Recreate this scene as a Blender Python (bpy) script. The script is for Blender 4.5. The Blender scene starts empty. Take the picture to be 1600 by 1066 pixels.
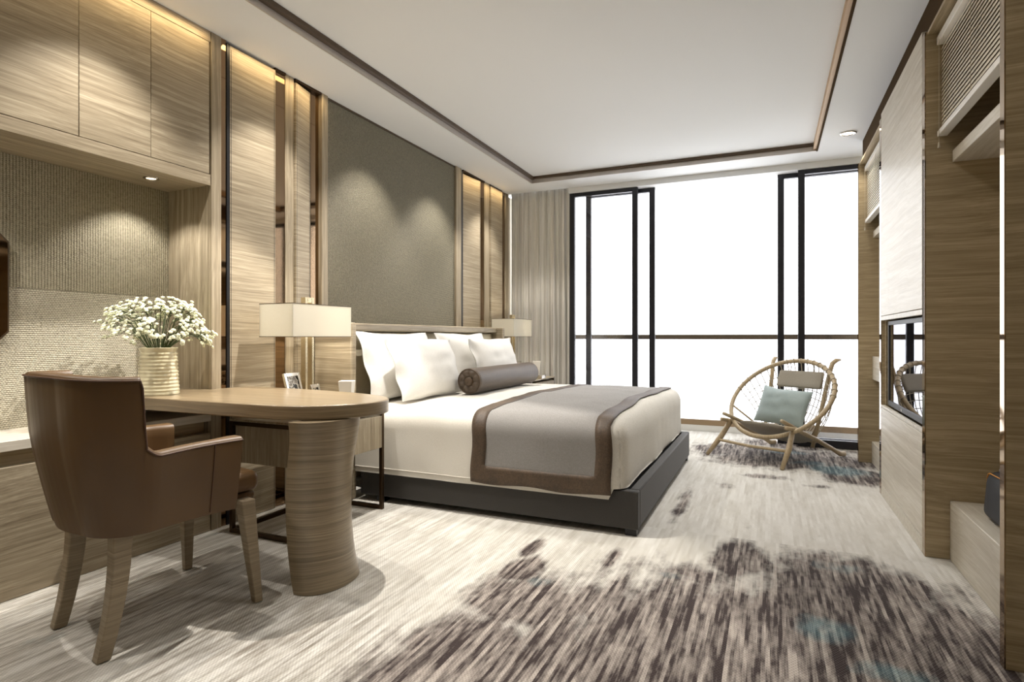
import bpy, bmesh, math, random
from mathutils import Vector, Matrix, noise
random.seed(7)
C = bpy.context.scene.collection
sc = bpy.context.scene
PI = math.pi

# ------------------------------------------------------------------ camera
F_PX = 911.0
cam_d = bpy.data.cameras.new('camera'); cam = bpy.data.objects.new('camera', cam_d); C.objects.link(cam)
cam_d.sensor_fit = 'HORIZONTAL'; cam_d.sensor_width = 36.0; cam_d.lens = F_PX/1600*36.0
cam_d.shift_y = -(533-526)/1600.0
cam_d.clip_start = .05
cam.location = (0, 0, 1.05); cam.rotation_euler = (PI/2, 0, math.atan(403/911.0))
sc.camera = cam
vs = sc.view_settings
sc.display_settings.display_device = 'sRGB'
vs.view_transform = 'Standard'; vs.look = 'None'; vs.gamma = 1; vs.exposure = 0.28
try: vs.use_curve_mapping = False
except Exception: pass

# ------------------------------------------------------------------ materials
def lin(c):
    return tuple(((v/255)/12.92 if v/255 <= .04045 else ((v/255+.055)/1.055)**2.4) for v in c)
class NT:
    def __init__(s, name):
        s.m = bpy.data.materials.new(name); s.m.use_nodes = True
        s.t = s.m.node_tree; s.n = s.t.nodes; s.l = s.t.links
        s.b = s.n['Principled BSDF']
    def new(s, typ, **kw):
        n = s.n.new(typ)
        for k, v in kw.items(): setattr(n, k, v)
        return n
    def link(s, a, b): s.l.new(a, b)
    def setv(s, n, key, v):
        if hasattr(v, 'is_linked') or isinstance(v, bpy.types.NodeSocket): s.l.new(v, n.inputs[key])
        else: n.inputs[key].default_value = v
    def math(s, op, a, b=0.0, clamp=False):
        n = s.new('ShaderNodeMath', operation=op, use_clamp=clamp); s.setv(n, 0, a); s.setv(n, 1, b); return n.outputs[0]
    def mix(s, fac, a, b):
        n = s.new('ShaderNodeMix', data_type='RGBA'); s.setv(n, 0, fac); s.setv(n, 6, a); s.setv(n, 7, b); return n.outputs[2]
    def coords(s, kind='Object', rand=0.0):
        o = s.new('ShaderNodeTexCoord').outputs[kind]
        if rand:
            r = s.new('ShaderNodeObjectInfo').outputs['Random']
            v = s.new('ShaderNodeVectorMath', operation='SCALE'); v.inputs[0].default_value = (3.1, 7.7, 5.3); s.l.new(r, v.inputs['Scale'])
            a = s.new('ShaderNodeVectorMath', operation='ADD'); s.l.new(o, a.inputs[0]); s.l.new(v.outputs[0], a.inputs[1]); o = a.outputs[0]
        return o
    def scale(s, v, sv):
        n = s.new('ShaderNodeVectorMath', operation='MULTIPLY'); s.l.new(v, n.inputs[0]); n.inputs[1].default_value = sv; return n.outputs[0]
    def noise(s, v, scale=1.0, detail=3.0, rough=.55, dist=0.0):
        n = s.new('ShaderNodeTexNoise'); s.l.new(v, n.inputs['Vector'])
        n.inputs['Scale'].default_value = scale; n.inputs['Detail'].default_value = detail
        n.inputs['Roughness'].default_value = rough; n.inputs['Distortion'].default_value = dist
        return n.outputs[0]
    def ramp(s, f, stops):
        n = s.new('ShaderNodeValToRGB'); s.l.new(f, n.inputs[0]); e = n.color_ramp.elements
        while len(e) < len(stops): e.new(.5)
        for i, (p, c) in enumerate(stops): e[i].position = p; e[i].color = (*c, 1) if len(c) == 3 else c
        return n.outputs[0]
    def bump(s, h, strength=.3, dist=.01):
        n = s.new('ShaderNodeBump'); s.l.new(h, n.inputs['Height']); n.inputs['Strength'].default_value = strength; n.inputs['Distance'].default_value = dist
        s.l.new(n.outputs[0], s.b.inputs['Normal']); return n
    def p(s, **kw):
        mp = dict(color='Base Color', rough='Roughness', metal='Metallic', spec='Specular IOR Level', coat='Coat Weight', coatr='Coat Roughness', trans='Transmission Weight', ior='IOR', sheen='Sheen Weight')
        for k, v in kw.items():
            if k == 'color' and isinstance(v, tuple) and len(v) == 3: v = (*v, 1)
            s.setv(s.b, mp[k], v)
        return s

def wood(name, dark, light, axis='y', rough=.42, coat=0.0, fine=1.0, coatr=.15, spec=.4):
    t = NT(name); v = t.coords('Object', 1.0)
    g = {'x': (1.0, 26, 26), 'y': (26, 1.0, 26), 'z': (26, 26, 1.0), 'h': (1.0, 1.0, 26)}[axis]
    w = t.noise(t.scale(v, (1.3, 1.3, 1.3)), 1.0, 2, .5)
    off = t.new('ShaderNodeVectorMath', operation='SCALE'); off.inputs[0].default_value = (.06, .06, .06); t.link(w, off.inputs['Scale'])
    va = t.new('ShaderNodeVectorMath', operation='ADD'); t.link(v, va.inputs[0]); t.link(off.outputs[0], va.inputs[1])
    vv = va.outputs[0]
    n1 = t.noise(t.scale(vv, tuple(a*(2.2 if a > 1 else 1.1)*fine for a in g)), 1.0, 4, .62, .3)
    n2 = t.noise(t.scale(vv, tuple(a*(10. if a > 1 else 3.2)*fine for a in g)), 1.0, 3, .7)
    f = t.math('ADD', t.math('MULTIPLY', n1, .55), t.math('MULTIPLY', n2, .45))
    col = t.ramp(f, [(.33, lin(dark)), (.50, lin(tuple((a+b)/2 for a, b in zip(dark, light)))), (.66, lin(light))])
    t.p(color=col, rough=rough, coat=coat, coatr=coatr, spec=spec)
    t.bump(n2, .10, .004)
    return t.m
def plain(name, c, rough=.5, metal=0.0, **kw):
    t = NT(name); t.p(color=lin(c), rough=rough, metal=metal, **kw); return t.m
def cloth(name, c1, c2, sx=260, sy=260, sz=260, rough=.9, bump=.25, sheen=.03, big=.0):
    t = NT(name); v = t.coords('Object')
    a = t.noise(t.scale(v, (sx, sy, sz)), 1.0, 2, .6)
    b = t.noise(v, 6.0, 3, .6)
    f = t.math('ADD', t.math('MULTIPLY', a, 1-big), t.math('MULTIPLY', b, big))
    t.p(color=t.ramp(f, [(.32, lin(c1)), (.68, lin(c2))]), rough=rough, sheen=sheen)
    t.bump(a, bump, .002); return t.m
def weave(name, c1, c2, py, pz, axis='z'):
    """woven wall textile in the YZ plane; axis = direction of the stronger cord"""
    t = NT(name); v = t.coords('Object'); sp = t.new('ShaderNodeSeparateXYZ')
    wob = t.noise(v, 14.0, 2, .5)
    t.link(v, sp.inputs[0])
    wn = t.math('MULTIPLY', t.math('SUBTRACT', wob, .5), .9)
    y = t.math('ADD', t.math('MULTIPLY', sp.outputs[1], 2*PI/py), wn); z = t.math('ADD', t.math('MULTIPLY', sp.outputs[2], 2*PI/pz), wn)
    sy = t.math('SINE', y); sz = t.math('SINE', z)
    half = t.math('SINE', t.math('MULTIPLY', y if axis == 'z' else z, .5))
    ph = t.math('MULTIPLY', t.math('SIGN', half), .9)
    if axis == 'z': w = t.math('ADD', t.math('MULTIPLY', sy, .62), t.math('MULTIPLY', t.math('SINE', t.math('ADD', z, t.math('MULTIPLY', ph, 1.7))), .38))
    else: w = t.math('ADD', t.math('MULTIPLY', sz, .62), t.math('MULTIPLY', t.math('SINE', t.math('ADD', y, t.math('MULTIPLY', ph, 1.7))), .38))
    nn = t.noise(t.scale(v, (90, 90, 90)), 1.0, 3, .7)
    h = t.math('ADD', t.math('MULTIPLY', w, .5), t.math('MULTIPLY', t.math('SUBTRACT', nn, .5), 1.3))
    f = t.math('ADD', t.math('MULTIPLY', h, .5), .5)
    t.p(color=t.ramp(f, [(.12, lin(c1)), (.75, lin(c2))]), rough=.62, sheen=.1, spec=.35)
    t.bump(h, .75, .0045); return t.m

M = {}
OD, OL = (124, 111, 90), (190, 177, 153)
M['wood_y'] = wood('oak veneer grain along wall', OD, OL, 'y')
M['wood_h'] = wood('oak veneer level grain', OD, OL, 'h', .42, 0, 1.5)
M['wood_x'] = wood('oak veneer grain across', OD, OL, 'x')
M['wood_z'] = wood('oak veneer upright grain', OD, OL, 'z')
M['wood_dark_x'] = wood('brown oak grain across', (140, 124, 95), (198, 180, 148), 'x')
M['wood_dark_y'] = wood('brown oak grain along', (140, 124, 95), (198, 180, 148), 'y')
M['lacquer_y'] = wood('pale glossy oak along', (188, 178, 160), (226, 220, 208), 'y', .42, .12, .8, .2, .3)
M['lacquer_x'] = wood('pale glossy oak across', (188, 178, 160), (226, 220, 208), 'x', .42, .12, .8, .2, .3)
M['desk_top'] = wood('polished oak desk', (118, 101, 77), (166, 148, 120), 'x', .30, .25, 1, .2)
M['desk_edge'] = wood('polished oak desk edge', (108, 92, 70), (156, 138, 110), 'h', .30, .25, 1.2, .2)
M['desk_col'] = wood('polished oak curved column', (104, 90, 70), (164, 148, 122), 'h', .3, .25, 1.0, .2)
M['leg_wood'] = wood('greyed oak chair leg', (118, 104, 84), (165, 150, 126), 'h', .45, 0, 1.5)
M['ash'] = wood('pale ash', (158, 138, 106), (198, 180, 150), 'z', .45, 0, 1.5)
M['mirror'] = plain('bronze mirror', (146, 122, 96), .04, 1.0)
M['gold_mirror'] = plain('champagne mirror edge', (156, 131, 100), .04, 1.0)
M['bronze'] = plain('dark bronze', (74, 58, 42), .28, .9)
M['brown_trim'] = plain('brown painted trim', (80, 63, 44), .4)
M['fascia'] = plain('dark brown fascia', (72, 56, 36), .9, spec=.05)
M['tan_trim'] = plain('satin bronze band', (186, 156, 118), .5, .2)
M['rail'] = plain('dark bronze handrail', (84, 70, 52), .5)
M['channel'] = plain('tan rail channel', (150, 126, 96), .5)
M['black'] = plain('black painted metal', (18, 18, 22), .35)
M['dark_gap'] = plain('dark reveal', (30, 25, 20), .6)
M['door_frame'] = plain('dark anodised frame', (34, 34, 40), .35, .2)
M['white_paint'] = plain('white paint', (236, 238, 240), .85)
M['grey_metal'] = plain('soft grey metal band', (196, 190, 184), .3, .35)
M['wall_paint'] = plain('beige wall paint', (206, 196, 178), .85)
M['stone_white'] = plain('pale kerb', (222, 220, 214), .7)
M['ceramic'] = plain('cream glazed ceramic', (226, 218, 186), .12, 0, coat=.6, coatr=.05)
M['white_cup'] = plain('white ceramic', (236, 232, 224), .35)
M['steel'] = plain('polished steel', (205, 198, 186), .16, 1.0)
M['brass'] = plain('champagne lamp metal', (214, 200, 168), .22, .8)
M['white_linen'] = cloth('white linen', (204, 199, 188), (222, 218, 209), 300, 60, 300, .9, .22)
M['pillow_white'] = cloth('white pillow cotton', (216, 213, 207), (228, 226, 221), 240, 240, 240, .9, .12)
M['grey_throw'] = cloth('grey woven throw', (124, 121, 118), (150, 147, 144), 380, 50, 380, .85, .3, .02)
M['brown_velvet'] = cloth('brown velvet', (54, 41, 30), (92, 74, 55), 120, 120, 120, .6, .3, .04, .45)
M['bolster'] = cloth('bronze brown velvet', (48, 38, 28), (92, 76, 60), 330, 330, 330, .5, .35, .04, .2)
M['charcoal'] = cloth('charcoal upholstery', (50, 48, 46), (66, 63, 60), 300, 300, 300, .75, .2, .1)
M['cream_pad'] = cloth('cream padding', (200, 188, 160), (218, 208, 182), 300, 300, 300, .7, .15)
M['grey_cushion'] = cloth('taupe woven cushion', (144, 137, 124), (178, 171, 158), 420, 420, 420, .9, .4)
M['teal'] = cloth('pale teal satin', (142, 158, 158), (162, 176, 175), 300, 300, 300, .55, .12, .3)
M['rope'] = plain('white cord', (190, 180, 160), .8)
M['navy'] = cloth('navy bag cloth', (21, 21, 26), (32, 32, 38), 400, 400, 400, .7, .3)
M['orange'] = plain('orange piping', (204, 138, 50), .5)
M['bag_grey'] = plain('grey bag panel', (150, 152, 156), .6)
M['blind'] = plain('cream blind slat', (230, 222, 204), .5)
M['blind_rail'] = plain('white blind rail', (232, 228, 220), .4)
M['stem'] = plain('dark green stem', (62, 74, 36), .6)
M['petal'] = plain('white petals', (240, 242, 214), .8)
M['picture'] = None

def leather():
    t = NT('tan brown leather'); v = t.coords('Object')
    n = t.noise(v, 3.0, 2, .5); g = t.noise(v, 260.0, 2, .6)
    t.p(color=t.ramp(n, [(.3, lin((84, 61, 35))), (.7, lin((100, 74, 43)))]), rough=.44, spec=.4)
    t.bump(g, .06, .002); return t.m
M['leather'] = leather()
M['piping'] = plain('dark leather seam', (74, 46, 24), .5)

def glass(name, tint, refl=.08):
    t = NT(name); t.n.remove(t.b)
    tr = t.new('ShaderNodeBsdfTransparent'); tr.inputs[0].default_value = (*tint, 1)
    gl = t.new('ShaderNodeBsdfGlossy'); gl.inputs['Roughness'].default_value = .01; gl.inputs[0].default_value = (1, 1, 1, 1)
    fr = t.new('ShaderNodeFresnel'); fr.inputs[0].default_value = 1.45
    f = t.math('MULTIPLY', fr.outputs[0], refl/.04)
    mx = t.new('ShaderNodeMixShader'); t.link(t.math('MINIMUM', f, .8), mx.inputs[0]); t.link(tr.outputs[0], mx.inputs[1]); t.link(gl.outputs[0], mx.inputs[2])
    t.link(mx.outputs[0], t.n['Material Output'].inputs[0]); return t.m
M['glass'] = glass('door glass', (.955, .955, .965), .035)
M['rail_glass'] = glass('balustrade glass', (.97, .97, .975), .03)
def shade_mat():
    t = NT('lamp shade linen'); t.n.remove(t.b)
    v = t.coords('Object'); n = t.noise(t.scale(v, (400, 400, 400)), 1.0, 2, .5)
    c = t.ramp(n, [(.3, lin((232, 228, 216))), (.7, lin((242, 239, 230)))])
    d = t.new('ShaderNodeBsdfDiffuse'); r = t.new('ShaderNodeBsdfTranslucent'); t.link(c, d.inputs[0]); t.link(c, r.inputs[0])
    mx = t.new('ShaderNodeMixShader'); mx.inputs[0].default_value = .45; t.link(d.outputs[0], mx.inputs[1]); t.link(r.outputs[0], mx.inputs[2])
    t.link(mx.outputs[0], t.n['Material Output'].inputs[0]); return t.m
M['shade'] = shade_mat()
def emit(name, c, s):
    t = NT(name); t.n.remove(t.b); e = t.new('ShaderNodeEmission'); e.inputs[0].default_value = (*lin(c), 1); e.inputs[1].default_value = s
    t.link(e.outputs[0], t.n['Material Output'].inputs[0]); return t.m
M['lamp_on'] = emit('lit lens', (255, 240, 214), 6.0)
def screen():
    t = NT('dark glossy screen'); t.p(color=lin((104, 104, 116)), rough=.015, metal=1.0); return t.m
M['screen'] = screen()
def photo_mat(seed):
    t = NT('small black and white photo'); v = t.coords('Object')
    n = t.noise(v, 34.0+seed, 2, .5)
    t.p(color=t.ramp(n, [(.42, lin((36, 34, 30))), (.5, lin((206, 200, 188))), (.6, lin((120, 112, 100)))]), rough=.15); return t.m
M['photo'] = photo_mat(0)
def curtain_mat():
    t = NT('silky grey curtain'); v = t.coords('Object')
    n = t.noise(t.scale(v, (42, 42, .9)), 1.0, 4, .65, .4)
    t.p(color=t.ramp(n, [(.3, lin((188, 185, 178))), (.5, lin((226, 223, 217))), (.7, lin((246, 244, 240)))]), rough=.5, sheen=.2, spec=.35)
    tr = t.new('ShaderNodeBsdfTranslucent'); tr.inputs[0].default_value = (*lin((190, 184, 172)), 1); mx = t.new('ShaderNodeMixShader'); mx.inputs[0].default_value = .34
    t.link(t.b.outputs[0], mx.inputs[1]); t.link(tr.outputs[0], mx.inputs[2]); t.link(mx.outputs[0], t.n['Material Output'].inputs[0]); return t.m
M['curtain'] = curtain_mat()

def carpet():
    t = NT('abstract streaked carpet'); pos = t.coords('Object')
    sp = t.new('ShaderNodeSeparateXYZ'); t.link(pos, sp.inputs[0]); X, Y = sp.outputs[0], sp.outputs[1]
    far = t.math('GREATER_THAN', Y, 3.25)
    sh = t.new('ShaderNodeCombineXYZ'); t.link(t.math('MULTIPLY', far, 5.37), sh.inputs[0]); t.link(t.math('MULTIPLY', far, 2.9), sh.inputs[1])
    va = t.new('ShaderNodeVectorMath', operation='ADD'); t.link(pos, va.inputs[0]); t.link(sh.outputs[0], va.inputs[1]); v = va.outputs[0]
    sv = t.new('ShaderNodeSeparateXYZ'); t.link(v, sv.inputs[0])
    def cols(pitch, fy, seed, det=3, ro=.6):
        cx = t.math('MULTIPLY', t.math('FLOOR', t.math('MULTIPLY', sv.outputs[0], 1/pitch)), 7.31)
        cb = t.new('ShaderNodeCombineXYZ'); t.link(cx, cb.inputs[0]); t.link(t.math('MULTIPLY', sv.outputs[1], fy), cb.inputs[1]); cb.inputs[2].default_value = seed
        return t.noise(cb.outputs[0], 1.0, det, ro)
    sA = cols(.0135, 3.6, 1.3, 4, .65); sB = t.noise(t.scale(v, (44, 3.0, 1)), 1.0, 4, .68); sC = cols(.027, 1.6, 5.1)
    s1 = t.math('ADD', t.math('MULTIPLY', sA, .5), t.math('MULTIPLY', sC, .5))
    s2 = t.math('ADD', t.math('MULTIPLY', sA, .35), t.math('MULTIPLY', sB, .65))
    big = t.noise(t.scale(v, (2.6, 1.9, 1)), 1.0, 4, .6, .8)
    edge = t.noise(t.scale(v, (9, 4.2, 1)), 1.0, 4, .65)
    def blob(x, y, rx, ry, a=1.0):
        dx = t.math('MULTIPLY', t.math('SUBTRACT', X, x), 1/rx); dy = t.math('MULTIPLY', t.math('SUBTRACT', Y, y), 1/ry)
        d = t.math('SQRT', t.math('ADD', t.math('MULTIPLY', dx, dx), t.math('MULTIPLY', dy, dy)))
        return t.math('MULTIPLY', t.math('SUBTRACT', 1.35, d, True), a)
    def union(bl):
        o = None
        for b in bl:
            r = blob(*b); o = r if o is None else t.math('MAXIMUM', o, r)
        return o
    def gate(m, near):
        return t.math('MULTIPLY', m, t.math('SUBTRACT', 1.0, far) if near else far)
    near = gate(union(NEAR_DARK), True); fr = gate(union(FAR_DARK), False)
    m = t.math('ADD', near, fr)
    m = t.math('ADD', m, t.math('MULTIPLY', t.math('SUBTRACT', edge, .5), 1.15))
    m = t.math('ADD', m, t.math('MULTIPLY', t.math('SUBTRACT', big, .5), .7))
    mask = t.ramp(m, [(.24, (0, 0, 0)), (.62, (1, 1, 1))])
    st = t.ramp(t.math('ADD', t.math('MULTIPLY', s1, .45), t.math('MULTIPLY', s2, .55)), [(.45, (0, 0, 0)), (.59, (1, 1, 1))])
    cr0 = t.ramp(s1, [(.38, (0, 0, 0)), (.60, (1, 1, 1))])
    cream = t.mix(cr0, (*lin((196, 191, 181)), 1), (*lin((220, 217, 210)), 1))
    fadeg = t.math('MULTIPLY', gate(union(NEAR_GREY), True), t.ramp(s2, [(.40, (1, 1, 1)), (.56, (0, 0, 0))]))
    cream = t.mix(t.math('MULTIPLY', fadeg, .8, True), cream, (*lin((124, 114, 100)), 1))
    dark = t.mix(st, (*lin((58, 48, 47)), 1), (*lin((182, 172, 163)), 1))
    col = t.mix(mask, cream, dark)
    tl = t.math('ADD', union(TEAL), t.math('MULTIPLY', t.math('SUBTRACT', edge, .5), 1.6))
    tmask = t.math('MULTIPLY', t.ramp(tl, [(.45, (0, 0, 0)), (1.0, (1, 1, 1))]), .75)
    tcol = t.mix(st, (*lin((70, 98, 106)), 1), (*lin((148, 172, 174)), 1))
    col = t.mix(tmask, col, tcol)
    # woven rib: rows of small dark pits
    wv = t.math('MULTIPLY', t.math('SINE', t.math('MULTIPLY', X, 2*PI/.012)), t.math('SINE', t.math('MULTIPLY', Y, 2*PI/.016)))
    pit = t.math('MULTIPLY', t.math('GREATER_THAN', wv, .25), .22)
    col = t.mix(pit, col, (*lin((58, 50, 44)), 1))
    t.p(color=col, rough=.95, spec=.15, sheen=.1); t.bump(wv, .25, .003)
    return t.m
NEAR_DARK = [(-.12, 1.95, .82, .85), (.28, 2.75, .42, .48), (.5, 2.2, .4, .8), (-.12, 2.95, .16, .28, .95), (-1.08, 2.68, .045, .16, .95), (-1.02, 2.42, .10, .2, .95), (-.9, 2.15, .28, .28, .95), (-.68, 2.72, .05, .16, .8), (-.95, 1.6, .3, .5, .9)]
FAR_DARK = [(.12, 5.55, .8, .52), (-.35, 5.75, .35, .45, .85), (.6, 5.05, .3, .35, .95), (-.50, 3.75, .05, .42, .72), (-.28, 4.35, .10, .12, .6), (.2, 6.25, .6, .3, .8), (-.05, 4.75, .25, .10, .6), (.3, 4.6, .12, .08, .55)]
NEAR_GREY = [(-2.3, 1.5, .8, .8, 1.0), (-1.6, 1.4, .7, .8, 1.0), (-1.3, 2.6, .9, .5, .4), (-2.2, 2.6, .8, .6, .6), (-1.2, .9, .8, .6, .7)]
TEAL = [(.48, 5.2, .24, .24, 1.25), (.30, 5.42, .2, .14, .9), (.12, 5.85, .26, .12, .9), (.18, 2.36, .13, .14, 1.0), (.26, 3.03, .14, .10, .7), (.36, 2.13, .15, .08, .95), (-.9, 2.32, .1, .1, .6), (-.4, 2.62, .14, .06, .55), (-2.3, 1.2, .12, .1, .5)]
M['carpet'] = carpet()

# ------------------------------------------------------------------ mesh helpers
class MB:
    def __init__(s): s.v = []; s.f = []; s.mi = []
    def add(s, vs, fs, mi=0):
        o = len(s.v); s.v += [tuple(v) for v in vs]; s.f += [tuple(i+o for i in f) for f in fs]; s.mi += [mi]*len(fs); return s
    def box(s, x0, x1, y0, y1, z0, z1, mi=0):
        v = [(x0, y0, z0), (x1, y0, z0), (x1, y1, z0), (x0, y1, z0), (x0, y0, z1), (x1, y0, z1), (x1, y1, z1), (x0, y1, z1)]
        return s.add(v, [(0, 3, 2, 1), (4, 5, 6, 7), (0, 1, 5, 4), (1, 2, 6, 5), (2, 3, 7, 6), (3, 0, 4, 7)], mi)
    def prism(s, poly, z0, z1, mi=0):
        n = len(poly); v = [(x, y, z0) for x, y in poly]+[(x, y, z1) for x, y in poly]
        f = [tuple(range(n-1, -1, -1)), tuple(range(n, 2*n))]+[(i, (i+1) % n, n+(i+1) % n, n+i) for i in range(n)]
        return s.add(v, f, mi)
    def extrude(s, poly3, d, mi=0):
        n = len(poly3); d = Vector(d); v = [tuple(p) for p in poly3]+[tuple(Vector(p)+d) for p in poly3]
        f = [tuple(range(n-1, -1, -1)), tuple(range(n, 2*n))]+[(i, (i+1) % n, n+(i+1) % n, n+i) for i in range(n)]
        return s.add(v, f, mi)
    def tube(s, pts, r, seg=8, mi=0, closed=False):
        pts = [Vector(p) for p in pts]; n = len(pts); rs = r if isinstance(r, (list, tuple)) else [r]*n
        vs = []; up = None
        for i, p in enumerate(pts):
            if closed: d = (pts[(i+1) % n]-pts[i-1])
            else: d = pts[min(i+1, n-1)]-pts[max(i-1, 0)]
            d.normalize()
            if up is None:
                up = Vector((0, 0, 1)) if abs(d.z) < .9 else Vector((1, 0, 0))
            a = d.cross(up)
            if a.length < 1e-6: a = d.orthogonal()
            a.normalize(); b = a.cross(d); b.normalize(); up = b
            for k in range(seg):
                t = 2*PI*k/seg; vs.append(p+(a*math.cos(t)+b*math.sin(t))*rs[i])
        fs = []
        for i in range(n if closed else n-1):
            j = (i+1) % n
            for k in range(seg):
                k2 = (k+1) % seg; fs.append((i*seg+k, j*seg+k, j*seg+k2, i*seg+k2))
        if not closed: fs += [tuple(range(seg)), tuple((n-1)*seg+k for k in range(seg-1, -1, -1))]
        return s.add(vs, fs, mi)
    def lathe(s, prof, cx, cy, seg=32, mi=0, cap=True):
        vs = []; n = len(prof)
        for r, z in prof:
            for k in range(seg): t = 2*PI*k/seg; vs.append((cx+r*math.cos(t), cy+r*math.sin(t), z))
        fs = [(i*seg+k, i*seg+(k+1) % seg, (i+1)*seg+(k+1) % seg, (i+1)*seg+k) for i in range(n-1) for k in range(seg)]
        if cap: fs += [tuple(range(seg-1, -1, -1)), tuple((n-1)*seg+k for k in range(seg))]
        return s.add(vs, fs, mi)
    def sweep(s, secs, mi=0):
        """secs: list of equal-length closed loops of points"""
        n = len(secs[0]); vs = [p for q in secs for p in q]
        fs = [(i*n+k, i*n+(k+1) % n, (i+1)*n+(k+1) % n, (i+1)*n+k) for i in range(len(secs)-1) for k in range(n)]
        fs += [tuple(range(n-1, -1, -1)), tuple((len(secs)-1)*n+k for k in range(n))]
        return s.add(vs, fs, mi)
    def grid(s, fn, nu, nv, mi=0):
        vs = [fn(i/nu, j/nv) for i in range(nu+1) for j in range(nv+1)]; w = nv+1
        return s.add(vs, [(i*w+j, (i+1)*w+j, (i+1)*w+j+1, i*w+j+1) for i in range(nu) for j in range(nv)], mi)
    def build(s, name, mats, parent=None, smooth=False, bevel=0.0, seg=2, auto=None, subsurf=0, solid=0.0, label=None, fix=True):
        me = bpy.data.meshes.new(name); me.from_pydata(s.v, [], s.f)
        for m in (mats if isinstance(mats, list) else [mats]): me.materials.append(m)
        me.polygons.foreach_set('material_index', s.mi)
        if fix:
            bm = bmesh.new(); bm.from_mesh(me); bmesh.ops.remove_doubles(bm, verts=bm.verts, dist=1e-5) if subsurf or smooth else None
            bmesh.ops.recalc_face_normals(bm, faces=bm.faces); bm.to_mesh(me); bm.free()
        o = bpy.data.objects.new(name, me); C.objects.link(o)
        if parent: o.parent = parent
        if smooth:
            for p in me.polygons: p.use_smooth = True
            if auto:
                bm = bmesh.new(); bm.from_mesh(me)
                for e in bm.edges:
                    if len(e.link_faces) == 2 and e.calc_face_angle(0) > math.radians(auto): e.smooth = False
                bm.to_mesh(me); bm.free()
        if solid:
            md = o.modifiers.new('s', 'SOLIDIFY'); md.thickness = solid; md.offset = 0
        if bevel:
            md = o.modifiers.new('b', 'BEVEL'); md.width = bevel; md.segments = seg; md.limit_method = 'ANGLE'; md.angle_limit = math.radians(40)
            md.harden_normals = False
            for p in me.polygons: p.use_smooth = True
            bm = bmesh.new(); bm.from_mesh(me)
            for e in bm.edges:
                if len(e.link_faces) == 2 and e.calc_face_angle(0) > math.radians(40): e.smooth = False
            bm.to_mesh(me); bm.free()
        if subsurf:
            md = o.modifiers.new('u', 'SUBSURF'); md.levels = subsurf; md.render_levels = subsurf
        if label: o['label'] = label
        return o
def box(name, m, x0, x1, y0, y1, z0, z1, parent=None, bevel=0.0, label=None):
    """box in the parent's own space"""
    return MB().box(x0, x1, y0, y1, z0, z1).build(name, m, parent, bevel=bevel, label=label)
def thing(name, label, cat, loc=(0, 0, 0), rz=0.0, group=None, kind=None):
    o = bpy.data.objects.new(name, None); C.objects.link(o); o.location = loc; o.rotation_euler = (0, 0, rz); o.empty_display_size = .05
    return tag(o, label, cat, group, kind)
def tag(o, label, cat, group=None, kind=None):
    o['label'] = label; o['category'] = cat
    if group: o['group'] = group
    if kind: o['kind'] = kind
    return o
def struct(o, label, cat): return tag(o, label, cat, None, 'structure')
def dup(root, loc, rz, label):
    r = root.copy(); C.objects.link(r); r.location = loc; r.rotation_euler = (0, 0, rz); r['label'] = label
    for ch in list(root.children):
        c = ch.copy(); C.objects.link(c); c.parent = r
        for g in list(ch.children):
            d = g.copy(); C.objects.link(d); d.parent = c
    return r
def smooth01(x, a, b):
    t = min(1, max(0, (x-a)/(b-a))); return t*t*(3-2*t)

ZC, ZT = 2.70, 2.765       # soffit and tray ceiling heights
XW = -2.765                # plane of the left joinery
XR = .675                  # plane of the right joinery
# ------------------------------------------------------------------ room shell
struct(box('floor', M['carpet'], -3.3, 1.5, -1.7, 6.76, -.12, 0.0), 'wall to wall carpet with cream and purple-brown streaks and teal patches', 'floor')
b = MB()
b.box(-3.3, 1.5, -1.7, 6.55, ZT, ZT+.2)
b.box(-3.3, -2.355, -1.7, 6.18, ZC, ZT); b.box(.388, 1.5, -1.7, 6.18, ZC, ZT)
b.box(-2.355, .388, 5.84, 6.18, ZC, ZT); b.box(-2.355, .388, -1.7, -1.1, ZC, ZT)
struct(b.build('ceiling', M['white_paint']), 'white ceiling with a shallow recessed tray and lower border', 'ceiling')
# wall behind the left joinery
b = MB(); b.box(-3.35, -3.125, -1.7, 6.55, 0, ZT); b.box(-3.125, -2.83, 2.30, 6.55, 0, ZC)
struct(b.build('wall_left', M['wall_paint']), 'wall behind the oak and textile panelling on the bed side', 'wall')
struct(box('wall_right', M['wall_paint'], 1.29, 1.5, -1.7, 6.1, 0, ZC), 'wall behind the shelving bays and cabinet', 'wall')
struct(box('wall_back', M['wall_paint'], -3.125, 1.29, -1.7, -1.5, 0, ZC), 'plain beige wall behind the viewer', 'wall')
b = MB(); b.box(-2.05, 1.5, 6.182, 6.42, 2.642, ZT); b.box(1.30, 1.5, 6.1, 6.42, 0, 2.642)
struct(b.build('wall_front', M['white_paint']), 'white header beam above the sliding glass doors', 'wall')
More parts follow.
